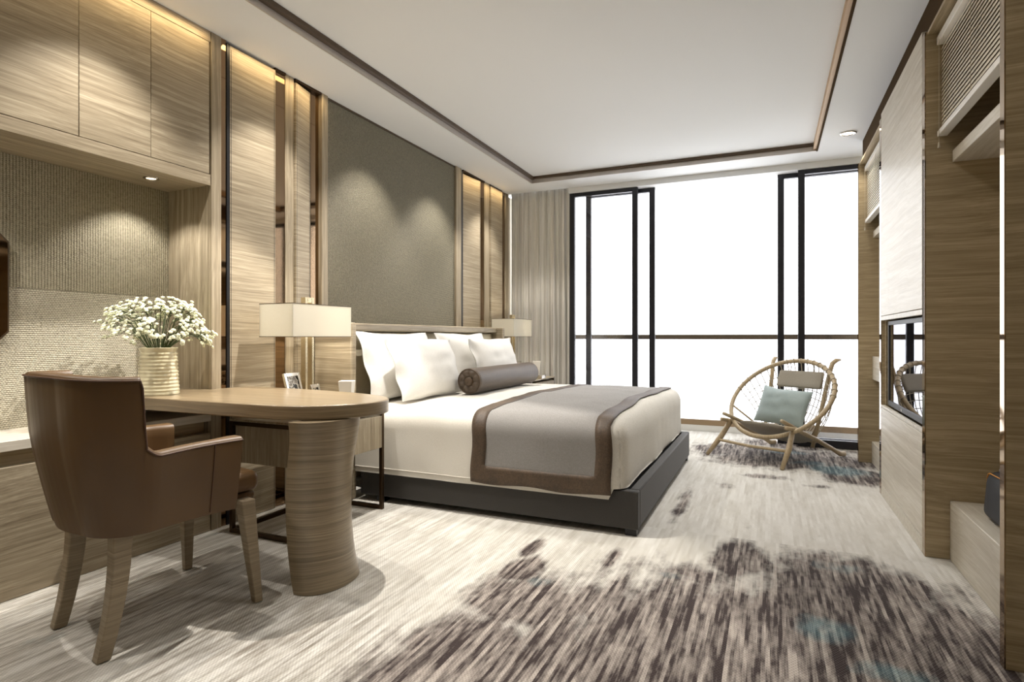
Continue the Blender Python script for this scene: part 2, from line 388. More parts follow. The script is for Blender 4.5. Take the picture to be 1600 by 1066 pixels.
# tray trims
b = MB(); b.box(-2.354, -2.344, -1.1, 5.84, ZC, ZC+.035); b.box(-2.344, .378, 5.83, 5.839, ZC, ZC+.042)
struct(b.build('trim_1', M['grey_metal']), 'grey metal band along the lower edge of the ceiling tray', 'trim')
b = MB(); b.box(-2.354, -2.315, -1.1, 5.84, ZC+.036, ZT-.001); b.box(-2.315, .349, 5.80, 5.839, ZC+.043, ZT-.001)
struct(b.build('trim_2', M['brown_trim']), 'dark brown strip along the ceiling tray by bed and window', 'trim')
struct(box('trim_3', M['tan_trim'], .352, .386, -1.1, 5.84, ZC+.012, ZT-.001), 'tan bronze band along the right side of the ceiling tray', 'trim')
struct(box('trim_4', M['fascia'], .376, .389, -1.1, 5.84, ZC-.003, ZC+.011), 'thin dark brown edge under the tan ceiling band', 'trim')
struct(box('trim_5', M['fascia'], .715, .745, 2.35, 5.69, 2.50, ZC-.001), 'dark brown fascia between the right joinery and the ceiling', 'trim')
# balcony
struct(box('trim_6', M['stone_white'], -3.3, 1.5, 6.765, 7.1, -.12, .066), 'pale kerb along the balcony edge', 'kerb')

# ------------------------------------------------------------------ sliding doors
def sliding(name, x0, x1, y, label, glass_label=None):
    d = thing(name, label, 'sliding door', ((x0+x1)/2, y, 0), 0, None, 'structure')
    w = (x1-x0)/2; s = .058; t = .05
    b = MB(); b.box(-w, -w+s, 0, t, .004, 2.64); b.box(w-s, w, 0, t, .004, 2.64); b.box(-w+s, w-s, 0, t, 2.598, 2.64); b.box(-w+s, w-s, 0, t, .004, .075)
    b.build('door_frame', M['door_frame'], d, bevel=.003)
    box('door_glass', M['glass'], -w+s, w-s, .02, .028, .075, 2.598, d)
    return d
sliding('door_1', -2.043, -1.286, 6.20, 'dark framed glass door slid left in front, beside the curtain')
sliding('door_2', -1.885, -1.123, 6.30, 'dark framed glass door slid left, behind the front pane by the curtain')
sliding('door_3', .246, 1.003, 6.20, 'dark framed glass door slid right in front, beside the oak shelving')
sliding('door_4', .069, .831, 6.30, 'dark framed glass door slid right, rear pane behind the rattan chair')

bal = thing('balustrade', 'clear glass balcony railing with a level bronze-brown handrail', 'railing', (-.9, 6.79, 0))
box('base_channel', M['channel'], -2.4, 2.2, -.02, .02, .0665, .128, bal)
for i in range(4):
    box('glass_panel', M['rail_glass'], -2.4+i*1.15, -1.255+i*1.15, -.006, .006, .1285, 1.02, bal)
box('handrail', M['rail'], -2.4, 2.2, -.03, .03, 1.019, 1.072, bal, .004)

# ------------------------------------------------------------------ curtain
cu = thing('curtain', 'floor length silky grey curtain in soft folds left of the window', 'curtain', (-2.42, 6.33, 0))
def cfn(u, v):
    x = -.402+.772*u; z = .012+2.74*v
    a = u*2*PI
    y = .026*math.sin(a*11+.8*math.sin(a*2.3))+.010*math.sin(a*23+1.3)+.012*math.sin(a*5+v*1.6)
    y *= .8+.35*(1-v)
    return (x+.01*math.sin(a*7+v*2), y, z)
MB().grid(cfn, 220, 24).build('drape', M['curtain'], cu, smooth=True, solid=.004)

# ------------------------------------------------------------------ left: cabinets and desk niche
cab = thing('wall_cabinet', 'pale oak overhead cabinet with flat doors above the desk niche', 'cabinet', (0, 0, 0))
b = MB()
b.box(-3.12, XW-.02, -.6, 2.222, 1.866, 1.93); b.box(-3.12, XW-.02, -.6, 2.222, 2.63, 2.698); b.box(-3.12, XW-.022, -.6, 2.222, 1.93, 2.63)
b.box(XW-.02, XW, -.6, 2.222, 1.866, 1.925); b.box(XW-.02, XW, -.6, 2.222, 2.643, 2.698)
b.build('cabinet_body', M['wood_y'], cab)
for i in range(8):
    y1 = 2.215-.325*i
    box('cabinet_door', M['wood_y'], XW-.018, XW, max(-.6, y1-.3225), y1, 1.928, 2.640, cab, .0015)
sp_ = thing('tall_side_panel', 'tall oak end panel closing the desk niche beside the bronze strip', 'panel', (0, 0, 0))
MB().box(-3.12, XW-.022, 2.226, 2.288, 0.0, 2.698).build('side_board', M['wood_z'], sp_)
box('front_stile', M['wood_z'], XW-.021, XW+.003, 2.226, 2.288, 0.0, 2.698, sp_, .0015)
nt = thing('niche_textile', 'woven beige-grey textile panel on the back of the desk niche', 'wall covering')
box('upper_panel', weave('cord textile upright', (92, 84, 64), (188, 180, 156), .0125, .0085, 'z'), -3.124, -3.104, -.6, 2.225, 1.272, 1.865, nt, label='upper panel with upright cords')
box('lower_panel', weave('cord textile level', (112, 104, 84), (212, 205, 184), .0115, .0088, 'y'), -3.124, -3.102, -.6, 2.225, .636, 1.270, nt, label='lower panel with level cords')
lc = thing('low_cabinet', 'long low oak cabinet under the textile niche behind the leather chair', 'cabinet')
box('worktop', M['lacquer_y'], -3.122, XW+.005, -.6, 2.222, .594, .635, lc, .002)
box('recess_band', M['wood_dark_y'], -3.122, XW-.05, -.6, 2.222, .530, .594, lc)
box('cabinet_front', M['wood_y'], -3.122, XW, -.6, 2.222, .002, .530, lc, .0015)
om = thing('wall_mirror', 'octagonal bronze mirror on the textile wall at the frame edge', 'mirror', (-3.10, 1.16, 1.30))
oc = [(-.30, -.20), (-.18, -.33), (.18, -.33), (.30, -.20), (.30, .20), (.18, .33), (-.18, .33), (-.30, .20)]
oc = [(y, z*1.0-.03) for y, z in oc]
MB().extrude([(0.0, y, z) for y, z in oc], (.022, 0, 0)).build('mirror_backing', M['brown_trim'], om, bevel=.003)
MB().extrude([(.0225, y*.97, (z+.03)*.97-.03) for y, z in oc], (.004, 0, 0)).build('mirror_glass', M['mirror'], om)

def downlight(name, x, y, z, r, label, tilt=0.0):
    d = thing(name, label, 'spotlight', (x, y, z))
    MB().lathe([(r, -.001), (r*1.02, -.006), (r*.80, -.009), (r*.70, -.004), (r*.70, -.001)], 0, 0, 32, cap=False).build('trim_ring', M['steel'], d, smooth=True)
    MB().lathe([(r*.70, -.0005), (r*.6, -.004), (r*.25, -.006)], 0, 0, 24).build('lamp_lens', M['lamp_on'], d, smooth=True)
    return d
downlight('recessed_spotlight', -2.906, 1.988, 1.866, .036, 'small lit spotlight under the overhead oak cabinet')
downlight('recessed_spotlight', .579, 5.425, ZC, .062, 'round white recessed ceiling spotlight near the window')

# ------------------------------------------------------------------ left: headboard wall panelling
XM = -2.815
def panel(y0, y1, x0, x1, z1, label, mat='wood_h'):
    """upright oak board, possibly turned a little: x0 at y0, x1 at y1"""
    t = thing('wall_panel', label, 'wall panel', (0, 0, 0), 0, 'oak boards of the headboard wall')
    L = Vector((x1-x0, y1-y0)); n = Vector((L.y, -L.x)).normalized()
    th = .036
    p = [(x0, y0), (x1, y1), (x1-n.x*th, y1-n.y*th), (x0-n.x*th, y0-n.y*th)]
    MB().prism(p, .003, z1).build('board', M[mat], t, bevel=.0015)
    # inset line near the edges
    a = Vector((x0, y0)); d = L.normalized(); o = .008
    b = MB()
    for k in (o, L.length-o-.0025):
        q0 = a+d*k; q1 = a+d*(k+.0025)
        b.prism([(q0.x+n.x*.0006, q0.y+n.y*.0006), (q1.x+n.x*.0006, q1.y+n.y*.0006), (q1.x-n.x*.002, q1.y-n.y*.002), (q0.x-n.x*.002, q0.y-n.y*.002)], .003, z1-.02)
    b.build('edge_groove', M['dark_gap'], t)
    return t
def mirror_strip(y0, y1, label, x=-2.782):
    t = tag(box('mirror_strip', M['mirror'], -2.829, x, y0, y1, 0.002, 2.698), label, 'mirror', 'bronze mirror strips')
    return t
def stile(y0, y1, label, x=XW-.012):
    return tag(box('wood_strip', M['wood_z'], XM+.001, x, y0, y1, .002, 2.698, None, .002), label, 'wood strip', 'slim oak strips of the headboard wall')
mirror_strip(2.289, 2.324, 'narrow bronze mirror strip beside the desk niche end panel', -2.768)
tag(box('black_strip', M['black'], XM+.001, XW+.002, 2.325, 2.345, .002, 2.685), 'thin black metal upright at the edge of the widest oak board', 'metal strip')
panel(2.346, 2.675, XW, XW, 2.680, 'widest oak wall board, nearest the desk')
mirror_strip(2.677, 2.767, 'bronze mirror strip right of the widest oak board behind the lamp')
stile(2.768, 2.838, 'slim oak strip between mirror and angled board above the near lamp')
panel(2.846, 3.008, XW, XW-.035, 2.672, 'slim angled oak board just left of the textile panel')
mirror_strip(3.012, 3.085, 'bronze mirror strip just left of the textile headboard panel', -2.800)
stile(3.086, 3.146, 'pale oak edge strip framing the textile panel on the left', XW-.006)
stile(4.935, 5.035, 'pale oak edge strip framing the textile panel on the right', XW-.006)
tag(box('black_strip', M['black'], XM+.001, XW-.01, 5.036, 5.075, .002, 2.685), 'thin black metal upright right of the textile panel', 'metal strip')
panel(5.085, 5.435, XW-.035, XW, 2.672, 'angled oak board right of the textile panel')
mirror_strip(5.437, 5.551, 'bronze mirror strip between the two far oak boards')
stile(5.552, 5.672, 'slim oak strip between the far boards above the far lamp')
panel(5.68, 5.985, XW, XW, 2.680, 'farthest oak wall board beside the curtain')
mirror_strip(5.987, 6.08, 'last bronze mirror strip at the curtain')
stile(6.081, 6.178, 'oak end strip of the headboard wall at the curtain')
b = MB()
for y0, y1 in ((2.68, 2.766), (2.846, 3.085), (5.076, 5.55), (5.675, 5.99)): b.box(-2.814, XW-.006, y0, y1, 2.684, 2.699)
struct(b.build('trim_7', M['bronze']), 'dark bronze caps over the recesses of the oak boards', 'trim')
ft = thing('fabric_wall_panel', 'large olive-grey woven textile panel on the wall above the bed', 'wall covering')
box('textile', weave('headboard wall textile', (52, 48, 36), (146, 139, 116), .0125, .0092, 'y'), -2.829, -2.792, 3.148, 4.933, .40, 2.685, ft)
box('top_bead', M['brown_trim'], -2.829, -2.786, 3.148, 4.933, 2.686, 2.698, ft)

# ------------------------------------------------------------------ desk
dk = thing('desk', 'built-in oak desk with rounded end on a curved column', 'desk', (-1.85, 2.1, 0))
ox, oy = -1.85, 2.1
out = [(-3.10, 1.80), (-2.4, 1.80), (-2.0, 1.80), (-1.86, 1.805), (-1.74, 1.83), (-1.64, 1.885), (-1.57, 1.96), (-1.53, 2.05), (-1.525, 2.14), (-1.555, 2.22), (-1.62, 2.285), (-1.72, 2.33), (-1.86, 2.375), (-2.05, 2.41), (-2.35, 2.44), (-2.58, 2.455), (-2.755, 2.46), (-2.755, 2.222), (-3.10, 2.222)]
# smooth the outline of the round end
def chaikin(p, k0, k1):
    q = p[:k0]
    for i in range(k0, k1):
        a, c = p[i], p[i+1]; q += [(a[0]*.75+c[0]*.25, a[1]*.75+c[1]*.25), (a[0]*.25+c[0]*.75, a[1]*.25+c[1]*.75)]
    return q+p[k1+1:]
out = [((x+2.0)*.905-2.0 if x > -2.0 else x, y) for x, y in out]
out = chaikin(out, 2, 15); out = chaikin(out, 3, len(out)-5)
b = MB().prism([(x-ox, y-oy) for x, y in out], .705, .765); b.mi = [0, 0]+[1]*(len(b.mi)-2)
b.build('desk_top', [M['desk_top'], M['desk_edge']], dk, bevel=.005)
def dsec(z):
    x0 = -1.768-.045*math.sin(PI*min(1, z/.62))**.8
    yc, hw, dep = 1.975-.02*(z/.7), .158+.02*((z-.3)/.4)**2, .122+.03*((z-.28)/.42)**2+.03*math.sin(PI*min(1, z/.62))
    pts = []
    for k in range(29):
        t = -PI/2+PI*k/28; pts.append((x0+dep*max(0, math.cos(t))**.8-ox, yc+hw*math.sin(t)-oy, z))
    return pts
MB().sweep([dsec(.002+.702*i/14) for i in range(15)]).build('desk_column', M['desk_col'], dk, smooth=True, auto=50)

# ------------------------------------------------------------------ desk chair
ang = math.atan2(-.2, .98)
ch = thing('desk_chair', 'brown leather armchair with grey oak legs pulled up to the desk', 'chair', (-2.19, 1.47, 0), ang)
def chair_path():
    """outer plan of the wrap-around shell, right arm front to left arm front: (pos, outward normal)"""
    W, B, Fr, R = .30, -.275, .220, .17
    p = []
    n = 16
    for i in range(n+1): p.append((Vector((W, Fr+(B+R-Fr)*i/n)), Vector((1, 0))))
    for i in range(1, 13):
        t = -PI/2*i/12; p.append((Vector((W-R+R*math.cos(t), B+R+R*math.sin(t))), Vector((math.cos(t), math.sin(t)))))
    for i in range(1, 9): p.append((Vector(((W-R)*(1-2*i/8), B-.02*math.sin(PI*i/8))), Vector((0, -1))))
    l = [(Vector((-q.x, q.y)), Vector((-n_.x, n_.y))) for q, n_ in p[:n+13]][::-1]
    return p[:-1]+l
def resample(path, step=.005):
    o = [path[0]]
    for (p0, n0), (p1, n1) in zip(path[:-1], path[1:]):
        k = max(1, int((p1-p0).length/step))
        for i in range(1, k+1): t = i/k; o.append((p0.lerp(p1, t), n0.lerp(n1, t).normalized()))
    return o
PATH = resample(chair_path())
def chair_h(p):
    ba = max(1-smooth01(p.y, -.157, -.143), .14*(1-smooth01(p.y, -.157, -.09))**2)
    return .668+ba*(.252+.012*(1-(p.x/.3)**2)), ba
def shell_pt(p, n, z, off):
    zz = (z-.355)/.57
    rear = 1-smooth01(p.y, -.26, .05)
    lean = (.008+.060*rear)*zz+.012*math.sin(PI*min(1, max(0, zz)))
    q = p*(.93+.07*min(1, zz*1.6)) + n*(lean-off)
    return Vector((q.x+.075*(1-smooth01(p.y, -.28, .2)), q.y, z))
secs = []; pip = []
for p, n in PATH:
    h, ba = chair_h(p); th = .062+.018*smooth01(p.y, .1, .2); z0 = .402-.012*smooth01(p.y, -.1, .25)
    s_ = []
    for i in range(9): s_.append(shell_pt(p, n, z0+(h-.018-z0)*i/8, 0))
    s_.append(shell_pt(p, n, h-.005, .006)); s_.append(shell_pt(p, n, h, .018)); s_.append(shell_pt(p, n, h, th-.018)); s_.append(shell_pt(p, n, h-.005, th-.006))
    for i in range(9): s_.append(shell_pt(p, n, h-.018+(z0-h+.018)*i/8, th))
    secs.append(s_); pip.append(shell_pt(p, n, h-.012, -.0015))
MB().sweep(secs).build('backrest', M['leather'], ch, smooth=True, auto=60)
MB().tube(pip, .0032, 6).build('piping', M['piping'], ch, smooth=True)
# upright welts where the arm pads begin
for k in (22, len(PATH)-23):
    b = MB(); p, n = PATH[k]; h, _ = chair_h(p); b.tube([shell_pt(p, n, .405+(h-.42)*i/8, -.001) for i in range(9)], .0025, 6)
    b.build('arm_seam', M['piping'], ch, smooth=True)
def rbox(x0, x1, y0, y1, z0, z1, r, n=10, fn=None):
    """rounded box shell as a mesh of six grids"""
    cx, cy, cz = (x0+x1)/2, (y0+y1)/2, (z0+z1)/2; hx, hy, hz = (x1-x0)/2, (y1-y0)/2, (z1-z0)/2
    b = MB()
    def mp(p):
        q = Vector((max(-hx+r, min(hx-r, p[0])), max(-hy+r, min(hy-r, p[1])), max(-hz+r, min(hz-r, p[2]))))
        d = Vector(p)-q
        if d.length > 1e-9: d.normalize()
        o = q+d*r
        if fn: o = fn(o, hx, hy, hz)
        return (o.x+cx, o.y+cy, o.z+cz)
    def cs(t, h):  # denser sampling in the rounded border
        k = .3; f = min(.9, r/h)
        if t < k: return -h+h*f*t/k
        if t > 1-k: return h-h*f*(1-t)/k
        return -h+h*f+(2*h-2*h*f)*(t-k)/(1-2*k)
    for s_ in (-1, 1):
        b.grid(lambda u, v: mp((cs(u, hx), cs(v, hy), s_*hz)), n, n)
        b.grid(lambda u, v: mp((cs(u, hx), s_*hy, cs(v, hz))), n, n)
        b.grid(lambda u, v: mp((s_*hx, cs(u, hy), cs(v, hz))), n, n)
    return b
def dome(o, hx, hy, hz):
    if o.z > 0: o.z += .016*(1-(o.x/hx)**2)*(1-(o.y/hy)**2)
    return o
rbox(-.222, .222, -.19, .345, .424, .505, .03, 12, dome).build('seat', M['leather'], ch, smooth=True)
rbox(-.20, .20, -.17, .335, .388, .423, .012, 6).build('seat_rail', M['leather'], ch, smooth=True)
def sq(p, w, d):
    return [(p[0]-w, p[1]-d, p[2]), (p[0]+w, p[1]-d, p[2]), (p[0]+w, p[1]+d, p[2]), (p[0]-w, p[1]+d, p[2])]
for s in (-1, 1):
    MB().sweep([sq((s*.19+.075, -.180-.055*(t**2), .405-.403*t), .028-.007*t, .029-.008*t) for t in [i/8 for i in range(9)]]).build('leg', M['leg_wood'], ch, bevel=.004)
    MB().sweep([sq((s*(.235+.045*t), .27+.025*t, .405-.403*t), .028-.012*t, .028-.012*t) for t in (0, .5, 1)]).build('leg', M['leg_wood'], ch, bevel=.004)

# ------------------------------------------------------------------ vase and bouquet
vz = .766
va = thing('vase', 'ribbed cream ceramic vase on the desk', 'vase', (-2.765, 1.93, vz))
prof = []
for i in range(81):
    t = i/80; z = .23*t; r = .093-.014*t+.006*smooth01(t, .9, 1)
    r += .0016*math.sin(t*2*PI*13) if .06 < t < .93 else 0
    prof.append((r, z))
prof = [(.0, 0.0), (.088, 0.0)]+prof+[(.080, .229), (.074, .21), (.082, .03), (0, .02)]
MB().lathe(prof, 0, 0, 48, cap=False).build('vase_body', M['ceramic'], va, smooth=True)
bq = thing('flower_bouquet', 'bunch of tiny white and pale green flowers in the ribbed vase', 'flowers', (-2.765, 1.93, vz+.235))
rnd = random.Random(4)
tips = []
b = MB()
for i in range(84):
    a = rnd.uniform(0, 2*PI); e = math.asin(min(1, max(-.25, rnd.random()**.8*1.2-.2)))
    k = rnd.uniform(.80, 1.0)
    tip = Vector((.238*k*math.cos(e)*math.cos(a), .238*k*math.cos(e)*math.sin(a), .03+.205*k*math.sin(e)+ .02*math.cos(e)))
    base = Vector((.045*math.cos(a)*rnd.random(), .045*math.sin(a)*rnd.random(), -.03)); mid = base.lerp(tip, .5)+Vector((0, 0, .03+.03*math.cos(e)))
    m0 = Vector((.065*math.cos(a)*math.cos(e), .065*math.sin(a)*math.cos(e), .01))
    pts = [base, base.lerp(m0, .8), m0.lerp(mid, .5), mid, mid.lerp(tip, .55)+Vector((0, 0, .008)), tip]
    b.tube(pts, [.0018, .0018, .0015, .0014, .0011, .0009], 4)
    for j in range(7):
        d = Vector((rnd.gauss(0, 1), rnd.gauss(0, 1), rnd.gauss(.1, .8))).normalized()*rnd.uniform(.016, .045)
        s0 = mid.lerp(tip, rnd.uniform(.3, .9)); tp = tip+d if j else tip.copy()
        b.tube([s0, s0.lerp(tp, .5)+Vector((0, 0, .004)), tp], .0008, 4); tips.append(tp)
b.build('stems', M['stem'], bq, smooth=True)
def head_mesh(r):
    h = MB(); n = 10
    pr = [(.12, -.42), (.55, -.30), (.95, -.02), (.98, .16), (.78, .40), (.45, .54), (.12, .58)]
    vs = []
    for i, (q, z) in enumerate(pr):
        for k in range(n):
            a = 2*PI*(k+.5*(i % 2))/n; w = 1+.10*math.cos(5*a+i*1.7); vs.append((q*w*r*math.cos(a), q*w*r*math.sin(a), z*r+(.10*r if (k+i) % 2 else 0)))
    h.add(vs, [(i*n+k, i*n+(k+1) % n, (i+1)*n+(k+1) % n, (i+1)*n+k) for i in range(len(pr)-1) for k in range(n)]+[tuple(range(n-1, -1, -1)), tuple((len(pr)-1)*n+k for k in range(n))])
    return h
proto = head_mesh(.0098).build('flower_head', M['petal'], bq, smooth=False)
camdir = (Vector((0, 0, 1.05))-Vector((-2.74, 1.93, 1.0))).normalized()
tips.sort(key=lambda p: -(p.dot(camdir)+.25*p.z))
stuff = MB(); first = True
for i, tp in enumerate(tips):
    d = (tp-Vector((0, 0, -.08))).normalized(); q = d.to_track_quat('Z', 'Y'); s = rnd.uniform(.75, 1.15)
    if i < 100:
        o = proto if first else proto.copy()
        if not first: C.objects.link(o); o.parent = bq
        first = False
        o.location = tp; o.rotation_mode = 'QUATERNION'; o.rotation_quaternion = q; o.scale = (s, s, s)
    else:
        hm = head_mesh(.0098*s); mt = q.to_matrix()
        stuff.add([mt @ Vector(v)+tp for v in hm.v], hm.f)
o = stuff.build('flower_heads', M['petal'], bq); o['kind'] = 'stuff'

# ------------------------------------------------------------------ nightstands and what stands on them
def nightstand(loc, label):
    n = thing('nightstand', label, 'nightstand', loc, 0, 'nightstands')
    X0, X1, Y0, Y1, H = -.25, .25, -.345, .345, .61
    s = .022
    for y in (Y0, Y1-s):
        b = MB(); b.box(X0, X0+s, y, y+s, .001, H-.012); b.box(X1-s, X1, y, y+s, .001, H-.012); b.box(X0+s, X1-s, y, y+s, .001, .024); b.box(X0+s, X1-s, y, y+s, H-.034, H-.012)
        b.build('leg_frame', M['bronze'], n, bevel=.0015)
    box('runner', M['bronze'], X0, X0+s, Y0+s, Y1-s, .001, .024, n)
    box('drawer_box', M['wood_z'], X0+.004, X1-.012, Y0+.0225, Y1-.0225, .375, H-.035, n, .002)
    d = box('drawer_front', M['wood_z'], X1-.0118, X1+.001, Y0+.024, Y1-.024, .378, H-.04, n, .002)
    box('top_board', M['wood_y'], X0, X1+.002, Y0, Y1, H-.0118, H, n, .002)
    return n
N1 = nightstand((-2.40, 2.59, 0), 'oak nightstand on a dark bronze frame behind the desk')
N2 = dup(N1, (-2.42, 5.722, 0), 0, 'oak nightstand on the far side of the bed by the curtain')
NZ = .611
def lamp(loc, label):
    l = thing('table_lamp', label, 'lamp', loc, 0, 'rectangular table lamps')
    box('lamp_base', M['brass'], -.05, .05, -.06, .06, 0, .022, l, .003)
    b = MB(); w, d = .036, .018
    b.box(-d, d, -w, -w+.018, .0225, .672); b.box(-d, d, w-.018, w, .0225, .672); b.box(-d, d, -w+.018, w-.018, .640, .672); b.box(-d, d, -w+.018, w-.018, .0225, .12)
    b.build('lamp_post', M['brass'], l, bevel=.002)
    b = MB(); X, Y, z0, z1, t = .125, .243, .437, .624, .003
    b.box(-X, X, -Y, -Y+t, z0, z1); b.box(-X, X, Y-t, Y, z0, z1); b.box(-X, -X+t, -Y+t, Y-t, z0, z1); b.box(X-t, X, -Y+t, Y-t, z0, z1)
    sh = b.build('lamp_shade', M['shade'], l)
    b = MB(); e = .0015
    for z in (z0-.001, z1-.002):
        b.box(-X-e, X+e, -Y-e, -Y, z, z+.004); b.box(-X-e, X+e, Y, Y+e, z, z+.004); b.box(-X-e, -X, -Y, Y, z, z+.004); b.box(X, X+e, -Y, Y, z, z+.004)
    b.build('shade_rim', M['brown_trim'], sh)
    box('shade_carrier', M['brass'], -X+t+.001, X-t-.001, -.004, .004, .61, .614, l)
    b = MB(); b.tube([(0, .06+.024*math.sin(PI*i/6)*0, .50+.02*i) for i in range(4)], [.010, .022, .024, .012], 12)
    b.build('bulb', M['lamp_on'], l, smooth=True)
    return l
lamp((-2.525, 2.69, NZ), 'table lamp with a wide cream box shade beside the desk')
lamp((-2.525, 5.715, NZ), 'table lamp with cream box shade on the far nightstand by the curtain')
def cup(loc, label):
    c = MB()
    def q(r, z): return [(-r, -r, z), (r, -r, z), (r, r, z), (-r, r, z)]
    c.sweep([q(.026, 0), q(.041, .175), q(.037, .175), q(.024, .012)])
    o = c.build('tapered_cup', M['white_cup'], None, bevel=.0015); o.location = loc; o.rotation_euler = (0, 0, .42)
    return tag(o, label, 'cup', 'tapered white cups')
cup((-2.31, 2.785, NZ), 'tapered square white cup between the near lamp and the bed')
cup((-2.29, 5.83, NZ), 'tapered square white cup on the far nightstand')
def frame(loc, w, h, rz, label, grp=None):
    f = thing('photo_frame', label, 'photo frame', loc, rz, grp)
    # stands on its lower edge, leans back; local front = +x
    def P(x, y, z): a = math.radians(14); return (x*math.cos(a)-z*math.sin(a), y, z*math.cos(a)+x*math.sin(a)+.004)
    def lb(b, x0, x1, y0, y1, z0, z1):
        v = [P(x, y, z) for z in (z0, z1) for x, y in ((x0, y0), (x1, y0), (x1, y1), (x0, y1))]
        b.add(v, [(0, 3, 2, 1), (4, 5, 6, 7), (0, 1, 5, 4), (1, 2, 6, 5), (2, 3, 7, 6), (3, 0, 4, 7)])
    b = MB(); t = .022
    lb(b, -.014, 0, -w/2, -w/2+t, 0, h); lb(b, -.014, 0, w/2-t, w/2, 0, h); lb(b, -.014, 0, -w/2+t, w/2-t, h-t, h); lb(b, -.014, 0, -w/2+t, w/2-t, 0, t)
    b.build('frame_border', M['steel'], f, bevel=.002)
    b = MB(); lb(b, -.010, -.006, -w/2+t, w/2-t, t, h-t); b.build('picture', M['photo'], f)
    b = MB(); v0 = P(-.014, 0, h*.6); b.tube([v0, (v0[0]-.045, 0, .003)], .004, 6); b.build('easel_leg', M['black'], f)
    return f
frame((-2.45, 2.555, NZ), .15, .235, .20, 'larger silver photo frame left of the near lamp post')
frame((-2.37, 2.635, NZ), .10, .165, .25, 'small silver photo frame right of the near lamp post')
frame((-2.30, 5.50, NZ), .14, .19, .15, 'silver photo frame on the far nightstand behind the bolster')
bx = thing('small_box', 'low clear trinket box in front of the far white cup', 'box', (-2.205, 5.72, NZ))
box('box_body', M['steel'], -.04, .04, -.06, .06, 0, .03, bx, .002); box('box_lid', M['steel'], -.042, .042, -.062, .062, .0305, .036, bx, .001)

# ------------------------------------------------------------------ bed
bed = thing('bed', 'double bed with charcoal base and oak framed cream headboard', 'bed', (-1.5, 4.11, 0))
def L(b): # shift to bed space
    b.v = [(x+1.5, y-4.11, z) for x, y, z in b.v]; return b
BY0, BY1 = 3.05, 5.17
b = MB(); t = .055
b.box(-2.42, -.63, BY0, BY0+t, .035, .236); b.box(-2.42, -.63, BY1-t, BY1, .035, .236); b.box(-.63-t, -.63, BY0+t, BY1-t, .035, .236); b.box(-2.42, -.63-t, BY0+t, BY1-t, .035, .19)
L(b).build('bed_base', M['charcoal'], bed, bevel=.008, seg=3)
for x in (-.70, -2.3):
    for y in (BY0+.01, BY1-.07): L(MB().box(x, x+.06, y, y+.06, .001, .034)).build('foot', M['black'], bed)
L(rbox(-2.42, -.72, 3.115, 5.105, .192, .585, .09, 8)).build('mattress', M['white_linen'], bed, smooth=True)
# headboard: oak frame wrapped round a cream pad
H0, H1 = 3.0, 5.36
b = MB(); b.box(-2.762, -2.45, H0, H0+.05, .003, 1.14)
L(b).build('headboard_wing', M['wood_h'], bed, bevel=.012, seg=3)
b = MB(); b.box(-2.762, -2.45, H1-.05, H1, .003, 1.14)
L(b).build('headboard_wing', M['wood_h'], bed, bevel=.012, seg=3)
b = MB(); b.box(-2.762, -2.515, H0+.051, H1-.051, 1.085, 1.14)
L(b).build('headboard_rail', M['wood_y'], bed, bevel=.012, seg=3)
ny = 3
for i in range(ny):
    y0 = H0+.055+(H1-H0-.11)/ny*i; y1 = H0+.055+(H1-H0-.11)/ny*(i+1)-.004
    L(rbox(-2.758, -2.565, y0, y1, .30, 1.08, .018, 6)).build('headboard_pad', M['cream_pad'], bed, smooth=True)

# duvet: rounded cloth box, open below
DX0, DX1, DY0, DY1, DZ0, DZ1 = -2.435, -.692, 3.020, 5.200, .188, .602
def wrinkle(p, amp):
    v = Vector(p)
    n1 = noise.noise(Vector((v.x*3.1, v.y*3.1, v.z*2.0)))*.010+noise.noise(Vector((v.x*8+3, v.y*7, v.z*5)))*.004
    return n1*amp
def dmap(p, off=0.0, r=.105, amp=1.0):
    cx, cy, cz = (DX0+DX1)/2, (DY0+DY1)/2, (DZ0+DZ1)/2-.3; hx, hy, hz = (DX1-DX0)/2, (DY1-DY0)/2, (DZ1-DZ0)/2+.3
    x, y, z = p[0]-cx, p[1]-cy, p[2]-cz
    q = Vector((max(-hx, min(hx-r, x)), max(-hy+r, min(hy-r, y)), min(hz-r, z))); d = Vector((x, y, z))-q
    if d.length > 1e-9: d.normalize()
    top = max(0, d.z)
    o = q+d*(r+off)
    c = .022*max(0, 1-(y/hy)**2)*top
    w = wrinkle((p[0], p[1], p[2]), amp)*(1.0 if d.length > .5 else 0)
    o += d*w
    o.z += c
    return Vector((o.x+cx, o.y+cy, o.z+cz))
def strip(n, a, b_, r):
    """sample a..b with points packed near both ends"""
    o = []
    for i in range(n+1):
        t = i/n; o.append(a+(b_-a)*t)
    return o
def profile(h0, h1, z0, z1, nside, ntop):
    """up one side, across, down the other -> list of (s, z)"""
    o = [(h0, z0+(z1-z0)*i/nside) for i in range(nside)]
    o += [(h0+(h1-h0)*i/ntop, z1) for i in range(ntop+1)]
    o += [(h1, z1-(z1-z0)*(i+1)/nside) for i in range(nside)]
    return o
dv = thing('duvet', 'white linen duvet spread over the bed, hanging over both sides', 'duvet', (0, 0, 0))
b = MB()
prof = profile(DY0, DY1, DZ0, DZ1, 16, 64)
xs = [DX0+(DX1-DX0)*i/60 for i in range(61)]
rows = []
for x in xs: rows.append([dmap((x, y, z)) for y, z in prof])
